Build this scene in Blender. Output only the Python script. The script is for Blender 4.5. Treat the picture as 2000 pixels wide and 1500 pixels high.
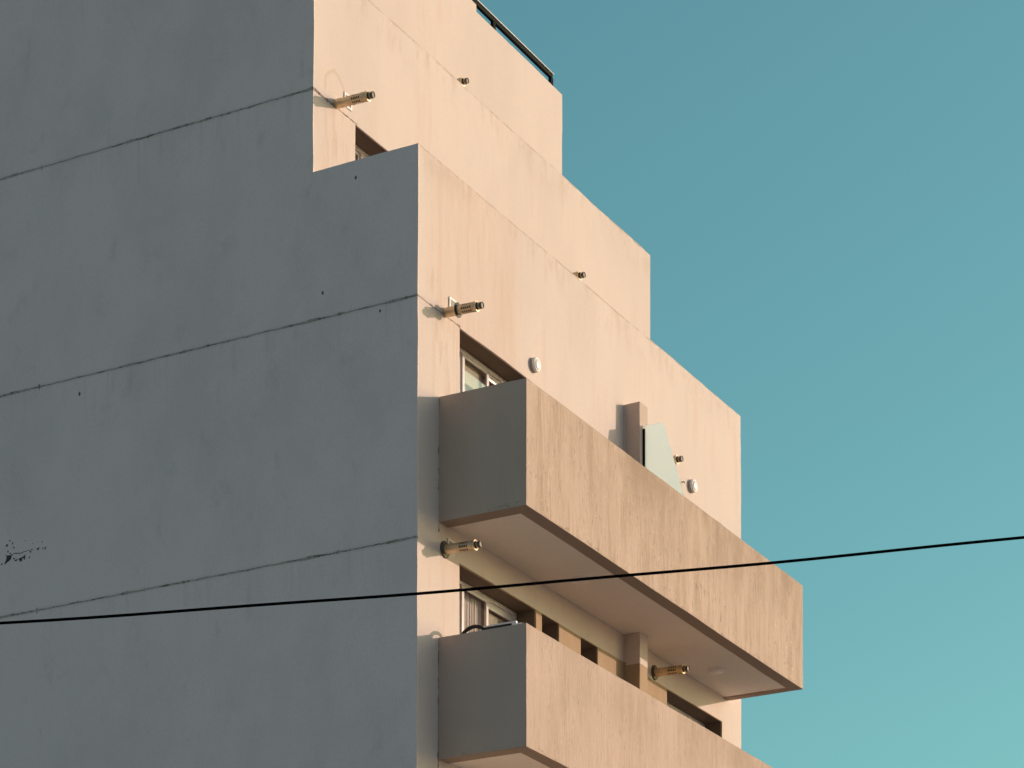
import bpy, bmesh, math, random
import numpy as np
from mathutils import Vector, Matrix, noise
R = math.radians
for o in list(bpy.data.objects): bpy.data.objects.remove(o)
S = bpy.context.scene
COL = S.collection

# ------------------------------------------------------------------ camera
F_PX, PPY = 5384.4, 2674.9
yaw, pitch, roll = R(61.2849), R(2.7652), R(0.0942)
fw = Vector((math.sin(yaw)*math.cos(pitch), math.cos(yaw)*math.cos(pitch), math.sin(pitch)))
rt = Vector((math.cos(yaw), -math.sin(yaw), 0)); up = rt.cross(fw)
r2 = rt*math.cos(roll)+up*math.sin(roll); u2 = -rt*math.sin(roll)+up*math.cos(roll)
cam = bpy.data.cameras.new('camera'); co = bpy.data.objects.new('camera', cam); COL.objects.link(co)
m = Matrix((r2, u2, -fw)).transposed().to_4x4(); m.translation = Vector((-26.7593, -15.9160, -13.8906))
co.matrix_world = m
cam.sensor_fit = 'HORIZONTAL'; cam.sensor_width = 36; cam.lens = F_PX/2000*36
cam.shift_x = 0; cam.shift_y = (PPY-750)/2000
cam.clip_start = .1; cam.clip_end = 3000
S.camera = co
S.render.resolution_x, S.render.resolution_y = 1024, 768

# ------------------------------------------------------------------ light and sky
LD = Vector((-.97, 1.0, -.335)).normalized()            # direction the sunlight travels
sun_el = math.asin(-LD.z); sun_az = math.atan2(-LD.x, -LD.y)
sl = bpy.data.lights.new('sun', 'SUN'); sl.energy = 2.8; sl.angle = R(.53); sl.color = (1, .75, .60)
so = bpy.data.objects.new('sun', sl); COL.objects.link(so)
so.rotation_euler = LD.to_track_quat('-Z', 'Y').to_euler(); so.location = (20, -20, 15)
W = bpy.data.worlds.new('World'); S.world = W; W.use_nodes = True
nt = W.node_tree; nt.nodes.clear()
sky = nt.nodes.new('ShaderNodeTexSky'); sky.sky_type = 'NISHITA'; sky.sun_disc = False
sky.sun_elevation = sun_el; sky.sun_rotation = sun_az; sky.air_density = 1.0; sky.dust_density = 2.0; sky.ozone_density = 1.0
tint = nt.nodes.new('ShaderNodeMix'); tint.data_type = 'RGBA'; tint.blend_type = 'MULTIPLY'
tint.inputs[0].default_value = 1; 
geo = nt.nodes.new('ShaderNodeNewGeometry'); dot = nt.nodes.new('ShaderNodeVectorMath'); dot.operation = 'DOT_PRODUCT'
dot.inputs[1].default_value = (-.877, -.48, 0); nt.links.new(geo.outputs['Incoming'], dot.inputs[0])
mr = nt.nodes.new('ShaderNodeMapRange'); mr.interpolation_type = 'SMOOTHSTEP'; mr.inputs[1].default_value = .30; mr.inputs[2].default_value = .80
nt.links.new(dot.outputs['Value'], mr.inputs[0])
tc_ = nt.nodes.new('ShaderNodeMix'); tc_.data_type = 'RGBA'; nt.links.new(mr.outputs[0], tc_.inputs[0])
tc_.inputs[6].default_value = (.76, .90, .83, 1); tc_.inputs[7].default_value = (.66, 1.20, .99, 1)
nt.links.new(tc_.outputs[2], tint.inputs[7])
bg = nt.nodes.new('ShaderNodeBackground'); bg.inputs[1].default_value = .15
wo = nt.nodes.new('ShaderNodeOutputWorld')
nt.links.new(sky.outputs[0], tint.inputs[6]); nt.links.new(tint.outputs[2], bg.inputs[0]); nt.links.new(bg.outputs[0], wo.inputs[0])
S.view_settings.view_transform = 'Standard'; S.view_settings.look = 'None'
S.view_settings.exposure = 0.0; S.view_settings.gamma = 1.0
S.cycles.max_bounces = 8; S.cycles.transparent_max_bounces = 12

# ------------------------------------------------------------------ node helpers
class NT:
    def __init__(s, name, rough=.9):
        s.m = bpy.data.materials.new(name); s.m.use_nodes = True
        s.t = s.m.node_tree; s.t.nodes.clear()
        s.out = s.t.nodes.new('ShaderNodeOutputMaterial')
        s.b = s.t.nodes.new('ShaderNodeBsdfPrincipled'); s.t.links.new(s.b.outputs[0], s.out.inputs[0])
        s.b.inputs['Roughness'].default_value = rough
        s.tc = s.t.nodes.new('ShaderNodeTexCoord').outputs['Object']
        sp = s.t.nodes.new('ShaderNodeSeparateXYZ'); s.t.links.new(s.tc, sp.inputs[0])
        s.x, s.y, s.z = sp.outputs
    def put(s, inp, v):
        if isinstance(v, bpy.types.NodeSocket): s.t.links.new(v, inp)
        else: inp.default_value = v
    def M(s, op, a, b=0.0, c=0.0, clamp=False):
        n = s.t.nodes.new('ShaderNodeMath'); n.operation = op; n.use_clamp = clamp
        s.put(n.inputs[0], a); s.put(n.inputs[1], b); s.put(n.inputs[2], c); return n.outputs[0]
    def step(s, v, lo, hi):
        n = s.t.nodes.new('ShaderNodeMapRange'); n.interpolation_type = 'SMOOTHSTEP'
        s.put(n.inputs[0], v); s.put(n.inputs[1], lo); s.put(n.inputs[2], hi); return n.outputs[0]
    def noise(s, scale, sc=1.0, detail=3.0, rough=.55, off=(0, 0, 0)):
        mp = s.t.nodes.new('ShaderNodeMapping'); s.t.links.new(s.tc, mp.inputs[0])
        mp.inputs['Scale'].default_value = scale; mp.inputs['Location'].default_value = off
        n = s.t.nodes.new('ShaderNodeTexNoise'); s.t.links.new(mp.outputs[0], n.inputs[0])
        n.inputs['Scale'].default_value = sc; n.inputs['Detail'].default_value = detail; n.inputs['Roughness'].default_value = rough
        return n.outputs[0]
    def vor(s, scale, sc, off=(0, 0, 0)):
        mp = s.t.nodes.new('ShaderNodeMapping'); s.t.links.new(s.tc, mp.inputs[0])
        mp.inputs['Scale'].default_value = scale; mp.inputs['Location'].default_value = off
        n = s.t.nodes.new('ShaderNodeTexVoronoi'); s.t.links.new(mp.outputs[0], n.inputs[0]); n.inputs['Scale'].default_value = sc
        return n.outputs['Distance']
    def mix(s, f, a, b, mode='MIX'):
        n = s.t.nodes.new('ShaderNodeMix'); n.data_type = 'RGBA'; n.blend_type = mode
        s.put(n.inputs[0], f); s.put(n.inputs[6], a if isinstance(a, bpy.types.NodeSocket) else (*a, 1))
        s.put(n.inputs[7], b if isinstance(b, bpy.types.NodeSocket) else (*b, 1)); return n.outputs[2]
    def bump(s, h, strength=.3, dist=.01):
        n = s.t.nodes.new('ShaderNodeBump'); n.inputs['Strength'].default_value = strength; n.inputs['Distance'].default_value = dist
        bv = s.t.nodes.new('ShaderNodeBevel'); bv.samples = 4; bv.inputs['Radius'].default_value = .014; s.t.links.new(bv.outputs[0], n.inputs['Normal'])
        s.put(n.inputs['Height'], h); s.t.links.new(n.outputs[0], s.b.inputs['Normal'])
    def col(s, c): s.put(s.b.inputs['Base Color'], c if isinstance(c, bpy.types.NodeSocket) else (*c, 1))
    def box(s, x=None, y=None, z=None, soft=.1):
        r = None
        for v, rg in ((s.x, x), (s.y, y), (s.z, z)):
            if rg is None: continue
            q = s.M('MULTIPLY', s.step(v, rg[0]-soft, rg[0]+soft), s.M('SUBTRACT', 1.0, s.step(v, rg[1]-soft, rg[1]+soft)))
            r = q if r is None else s.M('MULTIPLY', r, q)
        return r

def plain(name, c, rough=.5, metal=0.0, var=.06):
    n = NT(name, rough); n.b.inputs['Metallic'].default_value = metal
    v = n.noise((1, 1, 1), 14.0, 4.0)
    n.col(n.mix(n.step(v, .3, .75), tuple(min(1, k*(1+var)) for k in c), tuple(k*(1-var) for k in c)))
    return n.m

FAC = (.755, .62, .58)
def stucco_facade():
    n = NT('painted_render', .92)
    c = n.mix(n.step(n.noise((1, 1, .5), .8, 4.0), .35, .7), FAC, tuple(k*.93 for k in FAC))
    # soft vertical weather streaks
    st = n.noise((6, 6, .55), 1.0, 5.0, .6); st2 = n.noise((17, 17, .9), 1.0, 4.0, .6, (3, 1, 2))
    big = n.step(n.noise((.7, .7, .5), 1.0, 2.0, .5, (5, 0, 1)), .40, .62)
    c = n.mix(n.M('MULTIPLY', n.M('MULTIPLY', n.step(st, .48, .72), big), .30), c, (.66, .44, .37))
    c = n.mix(n.M('MULTIPLY', n.step(st2, .58, .74), .13), c, (.66, .44, .38))
    # dirt running down from the two parapet copings
    front1 = n.M('LESS_THAN', n.y, .4); front2 = n.M('MULTIPLY', n.M('GREATER_THAN', n.y, 1.2), n.M('LESS_THAN', n.y, 1.9))
    sd = n.step(n.noise((9, 9, .8), 1.0, 6.0, .7, (1, 7, 0)), .44, .66)
    lit = n.step(n.x, .02, .04)
    g1 = n.M('MULTIPLY', n.box(x=(.28, 2.35), z=(-.2, 1.95), soft=.25), front1)
    wedge = n.M('SUBTRACT', 1.0, n.step(n.z, 1.45, 1.75))
    c = n.mix(n.M('MULTIPLY', n.M('MULTIPLY', g1, lit), n.M('MULTIPLY_ADD', sd, .30, .20)), c, (.66, .43, .345))
    for fr, top, off in ((front1, 1.79, 0), (front2, 4.48, 3)):
        e = n.M('MULTIPLY', n.step(n.z, top-.55, top), fr)
        e = n.M('MULTIPLY', e, n.step(n.noise((4, 4, 1.6), 1.0, 7.0, .72, (off, 0, 0)), .47, .62))
        c = n.mix(n.M('MULTIPLY', n.M('MULTIPLY', e, lit), .36), c, (.54, .38, .32))
        e2 = n.M('MULTIPLY', n.M('MULTIPLY', n.step(n.z, top-.03, top-.012), n.step(n.noise((1, 1, 1), 3.0, 6.0, .75, (off, 2, 2)), .42, .58)), n.M('MULTIPLY', fr, lit))
        c = n.mix(n.M('MULTIPLY', e2, .5), c, (.40, .28, .22))
    # damp ring and runs round the upper flue
    dx = n.M('SUBTRACT', n.x, .47); dz = n.M('SUBTRACT', n.z, 2.98)
    rr = n.M('SQRT', n.M('ADD', n.M('MULTIPLY', dx, dx), n.M('MULTIPLY', dz, dz)))
    rr = n.M('ADD', rr, n.M('MULTIPLY', n.M('SUBTRACT', n.noise((1, 1, 1), 6.0), .5), .12))
    ring = n.M('MULTIPLY', n.step(rr, .17, .23), n.M('SUBTRACT', 1.0, n.step(rr, .235, .26)))
    ring = n.M('MULTIPLY', n.M('MULTIPLY', ring, front2), n.step(n.z, 2.85, 2.95))
    c = n.mix(n.M('MULTIPLY', ring, .4), c, (.54, .38, .29))
    for (xr, zr, fr) in (((.25, .8), (1.7, 2.78), front2), ((.35, .9), (-1.1, -.02), front1), ((.25, .75), (.1, .45), front1)):
        k = n.M('MULTIPLY', n.box(x=xr, z=zr, soft=.12), fr)
        k = n.M('MULTIPLY', k, n.step(n.noise((9, 9, 1.3), 1.0, 6.0, .65, (xr[0], 0, zr[0])), .47, .60))
        c = n.mix(n.M('MULTIPLY', k, .48), c, (.58, .42, .34))
    # side wall: paler base colour to lift its shade, with grime clouds over it
    side = n.M('LESS_THAN', n.x, .018)
    cl = n.step(n.noise((1, 1, .8), .9, 6.0, .62, (4, 4, 4)), .40, .70)
    c = n.mix(n.M('MULTIPLY', side, 1.0), c, n.mix(cl, (.94, .74, .70), (.86, .68, .65)))
    sm = n.M('MULTIPLY', n.step(n.noise((2.4, 2.4, 1.1), 1.0, 5.0, .6, (9, 1, 0)), .60, .78), side)
    c = n.mix(n.M('MULTIPLY', sm, .30), c, (.42, .37, .35))
    sm2 = n.M('MULTIPLY', n.step(n.noise((1.6, 1.6, 1.2), 1.0, 8.0, .72, (2, 6, 5)), .55, .72), side)
    c = n.mix(n.M('MULTIPLY', sm2, .30), c, (.60, .36, .36))
    for zj in (2.8, 0.0, -2.83):
        dj = n.M('MULTIPLY', n.step(n.z, zj-.75, zj-.02), n.M('LESS_THAN', n.z, zj))
        dj = n.M('MULTIPLY', n.M('MULTIPLY', dj, n.step(n.noise((8, 8, .5), 1.0, 6.0, .7, (zj, 3, 1)), .50, .72)), side)
        c = n.mix(n.M('MULTIPLY', dj, .22), c, (.42, .34, .31))
    # pour joints, with chipped dark spots
    wob = n.M('MULTIPLY', n.M('SUBTRACT', n.noise((1, 1, 0), 4.0, 7.0, .75), .5), .045)
    thick = n.M('MULTIPLY_ADD', n.step(n.noise((1, 1, 0), 2.2, 6.0, .8, (3, 3, 3)), .45, .72), .013, .0085)
    chips = n.M('MULTIPLY', n.step(n.noise((1, 1, 0), 4.5, 6.0, .8, (7, 2, 3)), .59, .68), .042)
    jm = None
    for zj in (2.8, 0.0, -2.83, -5.66, 5.6):
        d = n.M('ABSOLUTE', n.M('ADD', n.M('SUBTRACT', n.z, zj), wob))
        l = n.M('LESS_THAN', d, n.M('ADD', thick, chips))
        jm = l if jm is None else n.M('MAXIMUM', jm, l)
    jm = n.M('MULTIPLY', jm, n.M('LESS_THAN', n.x, .985))
    jm = n.M('MULTIPLY', jm, n.M('MAXIMUM', side, n.M('GREATER_THAN', n.z, -1.5)))
    dark = n.M('MULTIPLY', n.step(n.noise((1, 1, .3), 5.0, 5.0, .8, (2, 2, 2)), .46, .62), .50)
    c = n.mix(n.M('MULTIPLY', jm, n.M('ADD', dark, .46)), c, (.10, .058, .035))
    halo = None
    for zj in (2.8, 0.0, -2.83):
        d = n.M('SUBTRACT', 1.0, n.step(n.M('ABSOLUTE', n.M('SUBTRACT', n.z, zj)), .0, .05))
        halo = d if halo is None else n.M('MAXIMUM', halo, d)
    c = n.mix(n.M('MULTIPLY', n.M('MULTIPLY', halo, side), .22), c, (.35, .27, .22))
    # flaked patch and pin holes on the side wall
    for (py, pz, pr) in ((1.305, .304, .018), (.514, -.077, .016), (4.863, -.209, .02), (.852, 1.581, .018)):
        d = n.M('ADD', n.M('ABSOLUTE', n.M('SUBTRACT', n.y, py)), n.M('MULTIPLY', n.M('ABSOLUTE', n.M('SUBTRACT', n.z, pz)), .6))
        c = n.mix(n.M('MULTIPLY', n.M('MULTIPLY', n.M('LESS_THAN', d, pr), side), .9), c, (.04, .035, .03))
    # darker brown paint on the walls behind the balconies, under the lintels
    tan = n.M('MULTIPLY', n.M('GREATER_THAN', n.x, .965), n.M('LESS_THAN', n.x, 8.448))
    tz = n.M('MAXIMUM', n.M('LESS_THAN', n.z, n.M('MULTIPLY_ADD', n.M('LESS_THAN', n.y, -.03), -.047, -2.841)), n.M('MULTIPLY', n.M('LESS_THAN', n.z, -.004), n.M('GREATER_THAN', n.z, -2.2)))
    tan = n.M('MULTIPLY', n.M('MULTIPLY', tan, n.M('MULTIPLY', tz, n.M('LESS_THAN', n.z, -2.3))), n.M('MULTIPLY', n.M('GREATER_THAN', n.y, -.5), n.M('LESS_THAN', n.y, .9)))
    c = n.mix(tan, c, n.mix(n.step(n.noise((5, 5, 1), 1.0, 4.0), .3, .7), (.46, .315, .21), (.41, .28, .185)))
    # chipped seam where the balcony ends meet the wall
    sw = n.M('MULTIPLY_ADD', n.step(n.noise((1, 1, 1), 7.0, 5.0, .75, (4, 4, 8)), .46, .66), .018, .003)
    sm_ = n.M('LESS_THAN', n.M('ABSOLUTE', n.M('SUBTRACT', n.x, .492)), sw)
    szz = n.M('MAXIMUM', n.box(z=(-2.62, -1.03), soft=.01), n.box(z=(-5.42, -3.90), soft=.01))
    c = n.mix(n.M('MULTIPLY', n.M('MULTIPLY', sm_, szz), n.M('MULTIPLY', n.M('LESS_THAN', n.y, .05), .85)), c, (.05, .04, .035))
    c = n.mix(n.M('MULTIPLY', n.M('LESS_THAN', n.y, -.02), n.M('GREATER_THAN', n.z, -2.3)), c, (.60, .46, .40))
    # opening reveals: shade inside the recesses put into the colour
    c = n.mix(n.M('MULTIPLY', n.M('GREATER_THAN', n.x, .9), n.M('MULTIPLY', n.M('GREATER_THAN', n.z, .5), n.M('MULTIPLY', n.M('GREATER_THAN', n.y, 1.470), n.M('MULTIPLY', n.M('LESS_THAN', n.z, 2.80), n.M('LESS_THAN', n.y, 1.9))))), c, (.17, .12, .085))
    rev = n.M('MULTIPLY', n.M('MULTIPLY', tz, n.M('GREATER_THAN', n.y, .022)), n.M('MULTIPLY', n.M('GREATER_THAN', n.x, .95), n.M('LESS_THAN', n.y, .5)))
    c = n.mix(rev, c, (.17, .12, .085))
    fg = n.noise((1, 1, .7), 38.0, 4.0, .8, (3, 9, 1))
    c = n.mix(n.M('MULTIPLY', n.step(fg, .40, .62), .10), c, (.36, .30, .27))
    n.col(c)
    grain = n.noise((1, 1, 1), 60.0, 5.0, .7); mid = n.noise((1, 1, .6), 7.0, 4.0)
    h = n.M('ADD', n.M('MULTIPLY', grain, .35), n.M('MULTIPLY', mid, .8))
    h = n.M('SUBTRACT', h, n.M('MULTIPLY', jm, 1.2))
    n.bump(h, .28, .012)
    return n.m

def balcony_paint(name, base, heavy, off):
    n = NT(name, .93)
    dk = tuple(k*q for k, q in zip(base, (.68, .64, .58))); lt = tuple(min(1, k*1.16) for k in base)
    c = n.mix(n.step(n.noise((1, 1, .5), 1.1, 4.0, .6, (off, 0, 0)), .35, .7), base, tuple(k*.9 for k in base))
    fro = n.M('MULTIPLY_ADD', n.M('LESS_THAN', n.y, -1.148), .88, .12)
    heavy = n.M('MULTIPLY', fro, heavy)
    s1 = n.step(n.noise((4.5, 4.5, .7), 1.0, 7.0, .68, (off, 2, 0)), .44, .66)
    s2 = n.step(n.noise((19, 19, 1.5), 1.0, 7.0, .7, (off, 5, 0)), .46, .68)
    s3 = n.step(n.noise((11, 11, .9), 1.0, 7.0, .7, (off, 8, 3)), .52, .70)
    c = n.mix(n.M('MULTIPLY', s1, n.M('MULTIPLY', heavy, .62)), c, dk)
    c = n.mix(n.M('MULTIPLY', s2, n.M('MULTIPLY', heavy, .52)), c, dk)
    c = n.mix(n.M('MULTIPLY', s3, n.M('MULTIPLY', fro, .35)), c, lt)
    pt = n.step(n.noise((1.7, 1.7, 1.2), 1.0, 4.0, .6, (off, 9, 9)), .38, .60)
    heavy = n.M('MULTIPLY', heavy, n.M('MULTIPLY_ADD', pt, .9, .25))
    sp = n.step(n.noise((30, 30, 9), 1.0, 3.0, .6, (off, 1, 1)), .585, .66)
    c = n.mix(n.M('MULTIPLY', sp, n.M('MULTIPLY', heavy, .55)), c, tuple(k*.5 for k in base))
    sp2 = n.step(n.noise((32, 32, 11), 1.0, 3.0, .6, (off, 4, 9)), .62, .68)
    c = n.mix(n.M('MULTIPLY', sp2, n.M('MULTIPLY', heavy, .6)), c, tuple(min(1, k*1.5) for k in base))
    for zb in (-2.5, -5.294):
        g_ = n.M('MULTIPLY', n.step(n.z, zb+.35, zb+1.45), n.M('LESS_THAN', n.z, zb+1.6))
        g_ = n.M('MULTIPLY', n.M('MULTIPLY', g_, n.step(n.noise((.8, .8, .5), 1.0, 5.0, .6, (off, 6, 6)), .36, .56)), n.step(n.x, 1.0, 3.4))
        c = n.mix(n.M('MULTIPLY', n.M('MULTIPLY', g_, heavy), .75), c, tuple(k*q for k, q in zip(base, (.62, .58, .52))))
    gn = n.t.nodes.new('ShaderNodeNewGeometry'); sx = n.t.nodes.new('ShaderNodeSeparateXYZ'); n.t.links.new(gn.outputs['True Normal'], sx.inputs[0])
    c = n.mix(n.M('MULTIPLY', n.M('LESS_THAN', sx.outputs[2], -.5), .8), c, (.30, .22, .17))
    # worn, damp lower rim
    for zb in (-2.5, -5.294):
        e = n.M('MULTIPLY', n.M('SUBTRACT', 1.0, n.step(n.z, zb, zb+.09)), n.M('GREATER_THAN', n.z, zb+.007))
        e = n.M('MULTIPLY', e, n.step(n.noise((1, 1, 2.5), 5.0, 6.0, .75, (off, 3, 3)), .56, .62))
        c = n.mix(n.M('MULTIPLY', e, .55), c, (.10, .075, .055))
    n.col(c)
    g = n.noise((1, 1, .5), 55.0, 6.0, .75); g2 = n.noise((26, 26, 3.5), 1.0, 4.0, .7)
    n.bump(n.M('ADD', n.M('MULTIPLY', g, .5), g2), .45, .012)
    return n.m

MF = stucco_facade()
MB1 = balcony_paint('weathered_tan_paint', (.595, .435, .36), 1.0, 0.0)
MB2 = balcony_paint('tan_paint', (.59, .43, .365), .6, 11.0)
MSOF = plain('soffit_paint', (.92, .80, .72), .9, 0, .02)
MWH = plain('white_frame', (.82, .74, .75), .35)
MDK = plain('dark_metal', (.012, .012, .012), .75)
MMET = plain('brushed_metal', (.60, .46, .30), .48, .6, .25)
MMETD = plain('dull_metal', (.09, .075, .06), .5, .5, .15)
MBLK = plain('black_rubber', (.008, .008, .008), .6)
MCAB = plain('cable_sheath', (.006, .006, .006), 1.0); MCAB.node_tree.nodes['Principled BSDF'].inputs['Specular IOR Level'].default_value = 0
MLAMP = plain('opal_plastic', (.90, .80, .80), .35)
MGREY = plain('grey_louvre', (.42, .40, .38), .6)
MROOM = plain('room_plaster', (.30, .27, .24), .9)
MBLIND = plain('blind_fabric', (.50, .46, .36), .9)
MASPH = plain('worn_asphalt', (.22, .20, .18), .95, 0, .12)
MBOUNCE = plain('pale_bounce_ground', (.62, .54, .47), .95, 0, .1)
MPAVE = plain('paving', (.50, .44, .39), .95, 0, .15)

def glass_mat():
    n = NT('window_glass'); t = n.t; t.nodes.remove(n.b)
    gl = t.nodes.new('ShaderNodeBsdfGlossy'); gl.inputs['Roughness'].default_value = .01; gl.inputs[0].default_value = (1, 1, 1, 1)
    tr = t.nodes.new('ShaderNodeBsdfTransparent'); tr.inputs[0].default_value = (.975, .965, .975, 1)
    lw = t.nodes.new('ShaderNodeLayerWeight'); lw.inputs[0].default_value = .5
    class FR: outputs = [n.M('MULTIPLY_ADD', n.M('POWER', lw.outputs['Facing'], 4.0), .75, .055)]
    fr = FR
    mx = t.nodes.new('ShaderNodeMixShader'); t.links.new(fr.outputs[0], mx.inputs[0]); t.links.new(tr.outputs[0], mx.inputs[1]); t.links.new(gl.outputs[0], mx.inputs[2])
    t.links.new(mx.outputs[0], n.out.inputs[0]); return n.m
def translucent_mat(name, c, tc, f):
    n = NT(name); t = n.t; t.nodes.remove(n.b)
    d = t.nodes.new('ShaderNodeBsdfDiffuse'); d.inputs[0].default_value = (*c, 1)
    tr = t.nodes.new('ShaderNodeBsdfTranslucent'); tr.inputs[0].default_value = (*tc, 1)
    mx = t.nodes.new('ShaderNodeMixShader'); mx.inputs[0].default_value = f
    t.links.new(d.outputs[0], mx.inputs[1]); t.links.new(tr.outputs[0], mx.inputs[2]); t.links.new(mx.outputs[0], n.out.inputs[0]); return n.m
MDK.node_tree.nodes['Principled BSDF'].inputs['Specular IOR Level'].default_value = .08
MGL = glass_mat()
MFROST = translucent_mat('frosted_glass', (.66, .68, .68), (.86, .92, .95), .80)
MCURT = translucent_mat('curtain_fabric', (.88, .82, .78), (.8, .78, .70), .25)

# ------------------------------------------------------------------ mesh helpers
def link(name, me, parent=None, mat=None):
    o = bpy.data.objects.new(name, me); COL.objects.link(o)
    if parent is not None:
        o.parent = parent
    if mat: me.materials.append(mat)
    return o
def tag(o, label=None, cat=None, group=None, kind=None):
    if label: o['label'] = label
    if cat: o['category'] = cat
    if group: o['group'] = group
    if kind: o['kind'] = kind
    return o
def empty(name, loc, label, cat, group=None):
    o = bpy.data.objects.new(name, None); COL.objects.link(o); o.location = loc; o.empty_display_size = .2
    return tag(o, label, cat, group)
def worldpart(name, me, parent, mat):
    """mesh written in world coordinates under a root that stands elsewhere"""
    o = link(name, me, parent, mat)
    off = Vector(); q = parent
    while q is not None: off += q.location; q = q.parent
    o.location = -off
    return o
def smooth(me, ang=30):
    for f in me.polygons: f.use_smooth = True
    me.set_sharp_from_angle(angle=R(ang))

def ticks(cuts, step, lo, hi):
    c = sorted(set([lo, hi] + [v for v in cuts if lo < v < hi])); out = []
    for a, b in zip(c, c[1:]):
        st = step(.5*(a+b)) if callable(step) else step
        k = max(1, int(round((b-a)/st)))
        out += [a+(b-a)*i/k for i in range(k)]
    return out+[c[-1]]
def wobble(p, amp):
    v = Vector(p)
    return v + noise.noise_vector(v*.9)*amp + noise.noise_vector(v*3.7+Vector((9, 3, 1)))*amp*.45 + noise.noise_vector(v*11+Vector((1, 7, 5)))*amp*.22
def voxels(name, xs, ys, zs, solid, amp=.008):
    """closed shell between solid and empty cells of a rectilinear grid"""
    xs, ys, zs = map(np.array, (xs, ys, zs))
    X, Y, Z = np.meshgrid((xs[1:]+xs[:-1])/2, (ys[1:]+ys[:-1])/2, (zs[1:]+zs[:-1])/2, indexing='ij')
    s = solid(X, Y, Z); p = np.pad(s, 1)
    V = {}; verts = []; faces = []
    def vid(i, j, k):
        q = (i, j, k)
        if q not in V:
            V[q] = len(verts); verts.append(tuple(wobble((xs[i], ys[j], zs[k]), amp)))
        return V[q]
    c = p[1:-1, 1:-1, 1:-1]
    for ax, sg, quad in ((0, 1, ((1, 0, 0), (1, 1, 0), (1, 1, 1), (1, 0, 1))), (0, -1, ((0, 0, 0), (0, 0, 1), (0, 1, 1), (0, 1, 0))),
                         (1, 1, ((0, 1, 0), (0, 1, 1), (1, 1, 1), (1, 1, 0))), (1, -1, ((0, 0, 0), (1, 0, 0), (1, 0, 1), (0, 0, 1))),
                         (2, 1, ((0, 0, 1), (1, 0, 1), (1, 1, 1), (0, 1, 1))), (2, -1, ((0, 0, 0), (0, 1, 0), (1, 1, 0), (1, 0, 0)))):
        sl_ = [slice(1, -1)]*3; sl_[ax] = slice(2, None) if sg > 0 else slice(0, -2)
        nb = p[tuple(sl_)]
        for i, j, k in np.argwhere(c & ~nb):
            faces.append([vid(i+d[0], j+d[1], k+d[2]) for d in quad])
    me = bpy.data.meshes.new(name); me.from_pydata(verts, [], faces); me.update(); smooth(me, 35)
    return me

class MB:
    def __init__(s): s.bm = bmesh.new()
    def box(s, a, b, bev=0.0):
        a, b = Vector(a), Vector(b); c = (a+b)/2; d = b-a
        r = bmesh.ops.create_cube(s.bm, size=1, matrix=Matrix.Translation(c) @ Matrix.Diagonal((*d, 1)))
        if bev:
            es = {e for v in r['verts'] for e in v.link_edges}
            bmesh.ops.bevel(s.bm, geom=list(es), offset=bev, segments=2, affect='EDGES', profile=.6)
        return s
    def lathe(s, prof, n=32, axis='-Y', c=(0, 0, 0)):
        """prof: (distance along axis, radius) pairs"""
        c = Vector(c); rings = []
        ax = {'-Y': (Vector((0, -1, 0)), Vector((1, 0, 0)), Vector((0, 0, 1))), '-Z': (Vector((0, 0, -1)), Vector((1, 0, 0)), Vector((0, 1, 0)))}[axis]
        for d, r in prof:
            if r < 1e-6: rings.append([s.bm.verts.new(c+ax[0]*d)])
            else: rings.append([s.bm.verts.new(c+ax[0]*d+(ax[1]*math.cos(t)+ax[2]*math.sin(t))*r) for t in [2*math.pi*i/n for i in range(n)]])
        for A, B in zip(rings, rings[1:]):
            for i in range(n):
                a0, a1 = A[i % len(A)], A[(i+1) % len(A)]; b0, b1 = B[i % len(B)], B[(i+1) % len(B)]
                vs = []
                for v in (a0, a1, b1, b0):
                    if v not in vs: vs.append(v)
                if len(vs) > 2: s.bm.faces.new(vs)
        return s
    def tube(s, pts, r, n=10):
        pts = [Vector(q) for q in pts]; rings = []
        for i, q in enumerate(pts):
            d = (pts[min(i+1, len(pts)-1)]-pts[max(i-1, 0)]).normalized()
            u = d.cross(Vector((0, 0, 1)) if abs(d.z) < .95 else Vector((0, 1, 0))).normalized(); v = d.cross(u)
            rings.append([s.bm.verts.new(q+(u*math.cos(t)+v*math.sin(t))*r) for t in [2*math.pi*k/n for k in range(n)]])
        for A, B in zip(rings, rings[1:]):
            for i in range(n): s.bm.faces.new((A[i], A[(i+1) % n], B[(i+1) % n], B[i]))
        s.bm.faces.new(rings[0]); s.bm.faces.new(rings[-1])
        return s
    def build(s, name, mat, parent=None, loc=None, ang=35, world=False):
        bmesh.ops.recalc_face_normals(s.bm, faces=s.bm.faces)
        me = bpy.data.meshes.new(name); s.bm.to_mesh(me); s.bm.free(); smooth(me, ang)
        if world: return worldpart(name, me, parent, mat)
        o = link(name, me, parent, mat)
        if loc: o.location = loc
        return o

# ------------------------------------------------------------------ ground
GZ = -15.5
me = MB(); me.box((-300, -300, GZ-.5), (300, 300, GZ)); g = me.build('road', MASPH); tag(g, kind='structure')
me = MB(); me.box((-6, -34, GZ-.2), (40, .3, GZ+.06), .02); g = me.build('square', MBOUNCE); tag(g, kind='structure')  # unseen pale ground, added to bounce light up onto the soffits
me = MB(); me.box((-3, -3.2, GZ-.2), (14, 18, GZ+.18), .02); g = me.build('pavement', MPAVE); tag(g, kind='structure')

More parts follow.
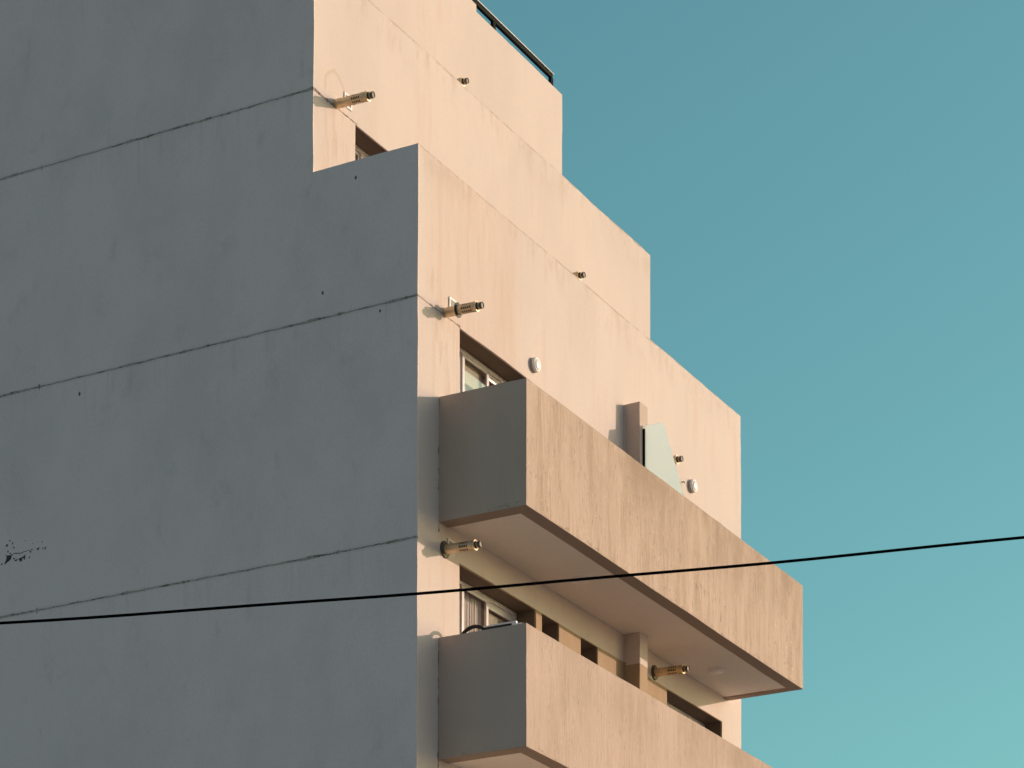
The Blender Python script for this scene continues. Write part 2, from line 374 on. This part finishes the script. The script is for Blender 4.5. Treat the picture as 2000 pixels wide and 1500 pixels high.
# ------------------------------------------------------------------ building
A, B2 = 1.4474, 2.9172
RX = 9.12
PH1, PH2, PH3 = 1.79, 4.484, 7.281
bld = empty('apartment_building', (4.5, 7, GZ), 'stepped peach-rendered apartment block with shaded blank side wall and two tan balconies', 'building')
OPEN = [(.966, 2.87), (3.03, 3.495), (4.10, 4.575), (6.646, 8.445)]
FLOORS = [(0.0, .70, 2.79, A, [(.945, 2.87)]), (0, -2.10, -.016, 0.0, OPEN), (0, -4.95, -2.851, 0.0, OPEN)]
def zsolid(X, Y, Z):
    s = np.zeros(X.shape, bool)
    inx = (X > 0) & (X < RX)
    s |= inx & (Y > 0) & (Y < 14) & (Z < .55)
    s |= inx & (Y > A) & (Y < 14) & (Z < 3.35)
    s |= inx & (Y > B2) & (Y < 14) & (Z < 6.6)
    for y0, z0, z1 in ((0, .5, PH1), (A, 3.3, PH2), (B2, 6.5, PH3)):
        par = (Y < y0+.15) | (X < .15) | (X > RX-.15)
        s |= inx & (Y > y0) & (Y < 14) & (Z > z0) & (Z < z1) & par
    s |= (X > .0) & (X < 6.5) & (Y > B2) & (Y < B2+.15) & (Z > 7) & (Z < PH3+.10)
    for _, z0, z1, yf, ops in FLOORS:
        for x0, x1 in ops:
            s &= ~((X > x0) & (X < x1) & (Y > yf-.01) & (Y < yf+.36) & (Z > z0) & (Z < z1))
        s &= ~((X > .5) & (X < 8.7) & (Y > yf+.35) & (Y < yf+3.2) & (Z > z0) & (Z < z1+.12))
    # stub pillar dividing the two balconies
    s |= (X > 5.32) & (X < 5.555) & (Y > -.234) & (Y < .1) & (Z > -2.2) & (Z < .605)
    s |= (X > 5.32) & (X < 5.555) & (Y > -.234) & (Y < .1) & (Z > -5.0) & (Z < -2.40)
    return s
xc = [0, .15, RX-.15, RX, .5, 8.7, 5.32, 5.555, 6.5] + [v for o in OPEN for v in o] + [.945]
yc = [0, -.234, .15, A, A+.15, B2, B2+.15, .36, .35, A+.36, A+.35, 3.2, A+3.2, .1, 14]
zc = [.55, 3.35, 6.6, PH1, PH2, PH3, PH3+.10, .5, 3.3, 6.5, 7, -2.2, -2.4, .605, -5.0] + [v for f in FLOORS for v in (f[1], f[2], f[2]+.12)]
xs = ticks(xc, .16, 0, RX)
ys = ticks(yc, lambda v: .16 if v < 6.6 else .8, -.234, 14)
zs = ticks(zc, lambda v: .16 if v > -6.2 else .9, GZ, PH3+.10)
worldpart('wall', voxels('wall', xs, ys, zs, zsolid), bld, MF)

# flaked paint patch on the blank side wall: exposed dark render
FLAKES = [[(5.978,-2.060), (5.907,-2.072), (5.909,-2.103), (5.921,-2.120), (5.975,-2.143), (6.013,-2.166), (6.009,-2.141), (5.987,-2.117)],
 [(6.072,-2.144), (6.048,-2.146), (6.050,-2.160), (6.067,-2.157)],
 [(6.005,-2.046), (5.971,-2.059), (5.922,-2.062), (5.888,-2.052), (5.878,-2.059), (5.912,-2.071), (5.971,-2.067), (6.005,-2.050)],
 [(5.878,-2.053), (5.840,-2.046), (5.796,-2.055), (5.743,-2.060), (5.704,-2.047), (5.665,-2.048), (5.632,-2.038), (5.629,-2.043), (5.665,-2.054), (5.704,-2.054), (5.742,-2.067), (5.840,-2.057)],
 [(5.947,-1.866), (5.920,-1.867), (5.925,-1.880), (5.942,-1.879)],
 [(5.895,-1.898), (5.883,-1.900), (5.883,-1.928), (5.895,-1.928)],
 [(6.000,-1.924), (5.968,-1.913), (5.963,-1.926), (5.980,-1.947), (5.992,-1.937)],
 [(5.885,-1.955), (5.855,-1.979), (5.860,-1.988), (5.880,-1.971)],
 [(5.971,-2.018), (5.964,-1.992), (5.952,-1.998), (5.959,-2.020)],
 [(5.937,-2.032), (5.918,-2.031), (5.920,-2.044), (5.932,-2.042)],
 [(5.878,-2.104), (5.849,-2.111), (5.858,-2.127), (5.873,-2.122)],
 [(5.853,-2.151), (5.843,-2.133), (5.819,-2.133), (5.817,-2.122), (5.812,-2.144), (5.838,-2.153)],
 [(5.790,-2.134), (5.766,-2.123), (5.722,-2.114), (5.679,-2.094), (5.686,-2.124), (5.693,-2.154), (5.705,-2.148), (5.708,-2.126), (5.732,-2.132), (5.741,-2.162), (5.758,-2.169), (5.770,-2.157), (5.766,-2.138), (5.785,-2.151)],
 [(5.593,-2.038), (5.566,-2.039), (5.581,-2.054)],
 [(5.615,-2.047), (5.602,-2.052), (5.588,-2.074), (5.597,-2.081), (5.612,-2.063)],
 [(5.626,-2.130), (5.609,-2.129), (5.611,-2.144), (5.623,-2.142)],
 [(5.497,-2.047), (5.451,-2.033), (5.482,-2.067), (5.494,-2.063)],
 [(5.415,-2.057), (5.398,-2.052), (5.398,-2.065), (5.410,-2.065)],
 [(5.376,-2.051), (5.341,-2.048), (5.362,-2.058), (5.364,-2.079), (5.376,-2.075)],
 [(5.425,-1.970), (5.406,-1.971), (5.411,-1.984)],
 [(5.689,-1.906), (5.669,-1.913), (5.677,-1.923)],
 [(5.570,-1.965), (5.553,-1.969), (5.562,-1.976)]]
bm = bmesh.new()
for q in FLAKES:
    c0 = [bm.verts.new(wobble((0, y, z), .008)+Vector((-.004, 0, 0))) for y, z in q]
    c1 = [bm.verts.new(v.co+Vector((.008, 0, 0))) for v in c0]
    bm.faces.new(c0); bm.faces.new(c1[::-1])
    for i in range(len(q)): bm.faces.new((c0[i], c1[i], c1[(i+1) % len(q)], c0[(i+1) % len(q)]))
bmesh.ops.recalc_face_normals(bm, faces=bm.faces)
me = bpy.data.meshes.new('flaked_patch'); bm.to_mesh(me); bm.free()
worldpart('flaked_patch', me, bld, plain('exposed_render', (.06, .053, .048), .95, 0, .4))['label'] = 'dark flaked paint patch at the left of the shaded wall'
COL.objects['flaked_patch']['kind'] = 'stuff'

# balconies: parapet shell with floor slab, and the painted soffit let into its underside
BX0, BX1, BY = .492, 8.631, -1.156
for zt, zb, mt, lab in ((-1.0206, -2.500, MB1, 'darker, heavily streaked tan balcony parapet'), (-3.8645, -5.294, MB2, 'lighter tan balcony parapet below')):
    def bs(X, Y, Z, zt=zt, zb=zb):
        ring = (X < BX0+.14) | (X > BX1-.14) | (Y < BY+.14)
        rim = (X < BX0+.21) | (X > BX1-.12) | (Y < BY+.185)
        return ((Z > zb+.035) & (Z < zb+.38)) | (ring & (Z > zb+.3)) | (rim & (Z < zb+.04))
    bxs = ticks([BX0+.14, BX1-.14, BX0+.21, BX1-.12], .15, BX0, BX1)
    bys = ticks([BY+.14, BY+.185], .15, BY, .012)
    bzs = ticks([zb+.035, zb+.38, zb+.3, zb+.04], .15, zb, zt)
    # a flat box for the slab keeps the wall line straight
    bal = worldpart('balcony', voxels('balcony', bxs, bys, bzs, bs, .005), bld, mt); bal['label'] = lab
    sm = MB(); sm.box((BX0+.205, BY+.18, zb+.022), (BX1-.115, -.002, zb+.045))
    worldpart('soffit', None, bal, None) if False else None
    so_ = sm.build('soffit', MSOF, bal)

# ------------------------------------------------------------------ windows
def window(x0, x1, z0, z1, y, splits, blinds=(), special=()):
    f = MB(); d = .05
    f.box((x0+.002, y-.0, z1-.045), (x1-.002, y+.07, z1-.002), .004).box((x0+.002, y, z0), (x1-.002, y+.07, z0+.05), .004)
    f.box((x0+.002, y+.001, z0+.05), (x0+.05, y+.069, z1-.045), .004).box((x1-.05, y+.001, z0+.05), (x1-.002, y+.069, z1-.045), .004)
    edges = [x0+.05]+list(splits)+[x1-.05]
    win_panes = []
    for i, (a, b) in enumerate(zip(edges, edges[1:])):
        yo = y+.008 if i % 2 else y+.032; w = .052
        top = z1-.045-(.0 if i != 2 else .0)
        a2, b2 = a+.001-(.012 if i else 0), b-.001+(.012 if i < len(edges)-2 else 0)
        f.box((a2, yo, z0+.051), (a2+w, yo+.022, top-.001), .003).box((b2-w, yo, z0+.051), (b2, yo+.022, top-.001), .003)
        hh = .035 if i != 2 else .08
        f.box((a2+w+.0005, yo+.001, top-hh), (b2-w-.0005, yo+.021, top-.002), .003).box((a2+w+.0005, yo+.001, z0+.052), (b2-w-.0005, yo+.021, z0+.11), .003)
        win_panes.append((a2+w-.004, b2-w+.004, yo+.008, z0+.10, top-hh+.008))
    fo = f.build('window', MWH, bld, world=True)
    for a, b, yy, q0, q1 in win_panes:
        g = MB(); g.box((a, yy, q0), (b, yy+.006, q1)); g.build('pane', MGL, fo)
    return fo
WY = .262
window(.945, 2.87, .70, 2.79, A+WY, (1.52, 2.15))
window(.966, 2.87, -2.10, -.016, WY, (1.52, 2.15))
window(.966, 2.87, -4.95, -2.851, WY, (1.52, 2.15))
for (a, b) in OPEN[1:3]:
    window(a, b, -2.10, -.016, WY, ()); window(a, b, -4.95, -2.851, WY, ())
window(6.646, 8.445, -2.10, -.016, WY, (7.25, 7.85)); window(6.646, 8.445, -4.95, -2.851, WY, (7.25, 7.85))

# curtains and blinds hanging inside
def curtain(x0, x1, z0, z1, y, amp, waves, label, name='curtain', mat=MCURT, cat='curtain'):
    bm = bmesh.new(); n = int((x1-x0)*160); rows = 14; g = []
    for k in range(rows+1):
        t = k/rows; row = []
        for i in range(n+1):
            u = i/n; ph = u*waves*2*math.pi
            yy = y+amp*(.55+.45*t)*(math.sin(ph+.6*math.sin(u*9)+.35*t)+.4*math.sin(ph*2.3+1.3))
            row.append(bm.verts.new((x0+(x1-x0)*u+.006*math.sin(ph*1.7+t*3), yy, z1+(z0-z1)*t)))
        g.append(row)
    for k in range(rows):
        for i in range(n): bm.faces.new((g[k][i], g[k][i+1], g[k+1][i+1], g[k+1][i]))
    me = bpy.data.meshes.new(name); bm.to_mesh(me); bm.free(); smooth(me, 80)
    o = link(name, me, None, mat)
    md = o.modifiers.new('thickness', 'SOLIDIFY'); md.thickness = .0015
    return tag(o, label, cat)
curtain(1.40, 2.13, -4.9, -2.90, WY+.095, .011, 11, 'pleated pale curtain behind the glass of the window above the lower balcony')
def blind(x0, x1, z0, z1, y, label):
    m_ = MB(); m_.box((x0, y, z0), (x1, y+.004, z1)); m_.tube([(x0, y+.005, z0), (x1, y+.005, z0)], .012)
    o = m_.build('roller_blind', MBLIND); return tag(o, label, 'blind')
curtain(1.56, 1.78, -2.08, -.06, WY+.125, .010, 4, 'narrow pale curtain at the left side of the window above the upper balcony')
curtain(1.99, 2.30, -2.08, -.06, WY+.125, .010, 5, 'narrow pale curtain at the middle stile of the window above the upper balcony')
blind(1.10, 2.12, -.34, -.05, WY+.085, 'beige roller blind drawn partway down in the window above the upper balcony')
blind(2.20, 2.84, -4.2, -2.99, WY+.09, 'beige roller blind in the right pane of the window above the lower balcony')

# ------------------------------------------------------------------ flues
TILT = R(1.6)
def flue(loc, label, length=.50, ring=None, holes=(.215, .375), flange=False):
    root = empty('flue_pipe', loc, label, 'flue', 'metal boiler flues sticking out of the facade')
    root.rotation_euler = (TILT, 0, 0)
    r = .056; L1 = length-.085
    p_ = MB(); p_.lathe([(-.02, r), (holes[0]-.02, r)]); p_.build('pipe', MMET, root)
    # perforated sleeve: a tube with real holes over a dark core
    bm = bmesh.new(); nt_ = 40; hs = 5; axs = [holes[0]-.02, holes[0]]
    for i in range(hs): q = holes[0]+(holes[1]-holes[0])*i/hs; s_ = (holes[1]-holes[0])/hs; axs += [q+s_*.15, q+s_*.78]
    axs += [L1-.003, L1]
    rad = [r+.0015]*(len(axs)-1)+[r-.002]
    rings = [[bm.verts.new((rr_*math.cos(2*math.pi*k/nt_), -d_, rr_*math.sin(2*math.pi*k/nt_))) for k in range(nt_)] for d_, rr_ in zip(axs, rad)]
    for i, (Aa, Bb) in enumerate(zip(rings, rings[1:])):
        inh = i >= 2 and (i-2) % 2 == 0 and (i-2)//2 < hs
        for k in range(nt_):
            if inh and k % 5 in (0, 1, 2): continue
            bm.faces.new((Aa[k], Aa[(k+1) % nt_], Bb[(k+1) % nt_], Bb[k]))
    bm.faces.new(rings[-1])
    bmesh.ops.recalc_face_normals(bm, faces=bm.faces)
    me = bpy.data.meshes.new('sleeve'); bm.to_mesh(me); bm.free(); smooth(me, 40); link('perforated_sleeve', me, root, MMET)
    c_ = MB(); c_.lathe([(holes[0]-.01, r-.012), (holes[1]+.02, r-.012)]); c_.build('core', MBLK, root)
    e_ = MB(); e_.lathe([(L1-.004, 0), (L1-.004, r+.006), (L1+.014, r+.008), (L1+.016, r+.002), (L1+.016, 0)]); e_.build('end_cap', MWH if False else MMET, root)
    i_ = MB(); i_.lathe([(L1+.01, .034), (L1+.05, .034)]); i_.build('inner_pipe', MMET, root)
    k_ = MB(); k_.lathe([(L1+.006, .047), (L1+.026, .047), (L1+.026, .034)]); k_.build('collar', MMETD, root)
    t_ = MB(); t_.lathe([(L1+.048, 0), (L1+.048, .036), (L1+.052, .0385), (L1+.083, .0385), (L1+.085, .030), (L1+.078, .028), (L1+.078, 0)]); t_.build('tip_cap', MMETD, root)
    if ring is not None:
        k_ = MB(); k_.lathe([(ring, r), (ring, r+.030), (ring+.010, r+.031), (ring+.014, r)]); k_.build('seal_ring', MBLK, root)
    if flange:
        k_ = MB(); k_.lathe([(-.01, r), (-.01, r+.042), (.012, r+.044), (.020, r+.036), (.024, r)]); k_.build('wall_flange', MMETD, root)
    return root
flue((.505, A, 2.84), 'metal flue beside the topmost window, without wall plate, over a damp ring on the wall', .526, holes=(.24, .36))
flue((.628, 0, .035), 'metal flue with a black rubber ring, above the window over the upper balcony', .502, ring=.165, holes=(.24, .375))
flue((.62, 0, -2.79), 'metal flue with a round wall plate under the near end of the upper balcony', .494, flange=True, holes=(.22, .34))
flue((6.247, 0, -2.735), 'metal flue with round wall plate right of the pillar under the balcony soffit', .508, flange=True, holes=(.22, .35))
flue((6.08, 0, .062), 'metal flue tip showing past the slanted edge of the frosted glass screen', .50)
flue((6.037, A, 2.868), 'metal flue tip poking up over the middle parapet', .50)
flue((5.385, B2, 5.650), 'small metal flue tip poking up over the highest parapet edge', .50)

def vent(x, z, y, label):
    root = empty('vent_grille', (x, y, z), label, 'vent', 'square vent grilles beside the flues')
    f = MB(); w = .085
    f.box((-w, -.014, w-.022), (w, 0, w), .002).box((-w, -.014, -w), (w, 0, -w+.022), .002).box((-w, -.0135, -w+.022), (-w+.022, 0, w-.022), .002).box((w-.022, -.0135, -w+.022), (w, 0, w-.022), .002)
    f.build('frame', MLAMP, root)
    s = MB()
    for i in range(6):
        z_ = -w+.03+i*.0215; s.box((-w+.022, -.009, z_), (w-.022, -.001, z_+.012))
    s.box((-w+.02, -.003, -w+.02), (w-.02, -.0005, w-.02)); s.build('slat', MGREY, root)
vent(.79, .175, 0, 'square white vent grille behind the ringed flue over the upper balcony window')
vent(.755, 2.985, A, 'square white vent grille behind the flue beside the topmost window')
vent(.765, -2.715, 0, 'square white vent grille behind the flue under the near end of the upper balcony')

# ------------------------------------------------------------------ lamps
def disc_lamp(loc, axis, r, label, group):
    root = empty('wall_lamp' if axis == '-Y' else 'ceiling_lamp', loc, label, 'lamp', group)
    b_ = MB(); b_.lathe([(0, 0), (0, r), (.028, r), (.030, r-.004), (.030, 0)], 40, axis); b_.build('base', MGREY if axis == '-Y' else MLAMP, root)
    d_ = MB(); d_.lathe([(.028, r-.010), (.034, r-.001), (.052, r), (.064, r-.010), (.064, r-.022), (.070, r-.026), (.078, r-.045), (.081, 0)] if axis == '-Y' else
                        [(.026, r-.006), (.04, r-.006), (.046, r-.02), (.048, 0)], 40, axis); d_.build('diffuser', MLAMP, root)
disc_lamp((2.80, 0, .205), '-Y', .092, 'round white lamp on the facade nearest the corner, above the upper balcony', 'round white wall lamps')
disc_lamp((7.42, 0, .200), '-Y', .092, 'round white lamp on the facade beyond the frosted glass screen', 'round white wall lamps')
disc_lamp((3.08, -.50, -2.478), '-Z', .11, 'round pale lamp on the balcony soffit just above the black cable', 'round lamps on the soffit')
disc_lamp((7.26, -.45, -2.478), '-Z', .11, 'round pale lamp on the balcony soffit near its far end', 'round lamps on the soffit')
h = MB(); h.tube([(7.13, .01, .165), (7.13, -.030, .165), (7.13, -.038, .158), (7.13, -.038, .145)], .008)
tag(h.build('wall_hook', MMETD), 'small dark hook on the facade beside the far round lamp', 'hook')

# ------------------------------------------------------------------ frosted glass screen
scr = empty('glass_screen', (5.43, -.24, -2.12), 'frosted glass screen with slanted edge beside the pillar on the upper balcony', 'screen')
bm = bmesh.new(); prof = [(-.262, -2.12), (-.262, .315), (-.533, .306), (-.985, -1.30), (-.985, -2.12)]
va = [bm.verts.new((5.425, y, z)) for y, z in prof]; vb = [bm.verts.new((5.437, y, z)) for y, z in prof]
bm.faces.new(va); bm.faces.new(vb[::-1])
for i in range(5): bm.faces.new((va[i], vb[i], vb[(i+1) % 5], va[(i+1) % 5]))
bmesh.ops.recalc_face_normals(bm, faces=bm.faces)
me = bpy.data.meshes.new('glass_sheet'); bm.to_mesh(me); bm.free(); worldpart('glass_sheet', me, scr, MFROST)
c_ = MB(); c_.box((5.408, -.266, -2.12), (5.423, -.236, .268), .002).box((5.439, -.266, -2.12), (5.454, -.236, .268), .002); c_.build('wall_channel', MDK, scr, world=True)

# ------------------------------------------------------------------ roof railing
rl = empty('roof_railing', (6.2, B2+.08, PH3), 'dark metal railing along the top parapet against the sky', 'railing')
zr = 7.53
t_ = MB(); t_.box((1.0, B2+.062, zr-.07), (8.94, B2+.112, zr), .003); t_.build('top_rail', MDK, rl, world=True)
t_ = MB(); t_.box((1.0, B2+.050, zr-.006), (8.96, B2+.0605, zr+.006), .002); t_.build('handrail_cap', MWH, rl, world=True)
for x in (1.8, 3.58, 5.36, 7.14, 8.92):
    t_ = MB(); t_.box((x-.03, B2+.063, PH3-.01), (x+.02, B2+.111, zr-.071), .003); t_.box((x+.021, B2+.060, PH3-.01), (x+.034, B2+.114, zr-.071), .002)
    t_.build('post', MDK, rl, world=True)

# ------------------------------------------------------------------ things on the lower balcony
fr = empty('balcony_furniture', (.74, -.6, -4.9), 'white-framed black panel and arched black hoop showing over the end of the lower balcony', 'furniture')
X = .74; zt_ = -3.735
t_ = MB(); t_.box((X-.02, -.90, zt_-.02), (X+.02, -.42, zt_), .004).box((X-.02, -.90, -4.9), (X+.02, -.84, zt_-.021), .004).box((X-.02, -.46, -4.9), (X+.02, -.42, zt_-.021), .004)
t_.build('frame', MWH, fr, world=True)
t_ = MB(); t_.box((X-.012, -.839, -4.6), (X+.012, -.461, zt_-.022), .002); t_.build('panel', MBLK, fr, world=True)
t_ = MB(); pts = [(X-.01, -.335+.185*math.cos(t), -3.885+.165*math.sin(t)) for t in [math.pi*i/20 for i in range(21)]]
pts = [(X-.01, pts[0][1], -4.9)]+pts+[(X-.01, pts[-1][1], -4.9)]
t_.tube(pts, .022, 12); t_.build('hoop', MBLK, fr, world=True)
t_ = MB(); pts = [(X+.02, -.93-.05*math.cos(t), -3.80+.035*math.sin(t)) for t in [math.pi*i/10 for i in range(11)]]; t_.tube(pts, .012); t_.build('handle', MLAMP, fr, world=True)

# ------------------------------------------------------------------ overhead cable (sagging, crossing in front)
SP = np.array([(-3.0216, -8.723), (-1.8164, -8.6384), (-.5504, -8.5383), (.3845, -8.4633), (1.501, -8.3511), (3.011, -8.2015)])
k = np.polyfit(SP[:, 0], SP[:, 1], 2)
t_ = MB(); t_.tube([(-12.727+.48045*s_, -8.2287-.87702*s_, float(np.polyval(k, s_))+.0025*math.sin(s_*3.1)) for s_ in np.arange(-14, 14.01, .25)], .0088, 12)
tag(t_.build('overhead_cable', MCAB), 'thin black overhead cable strung across in front of the building and sky', 'cable')
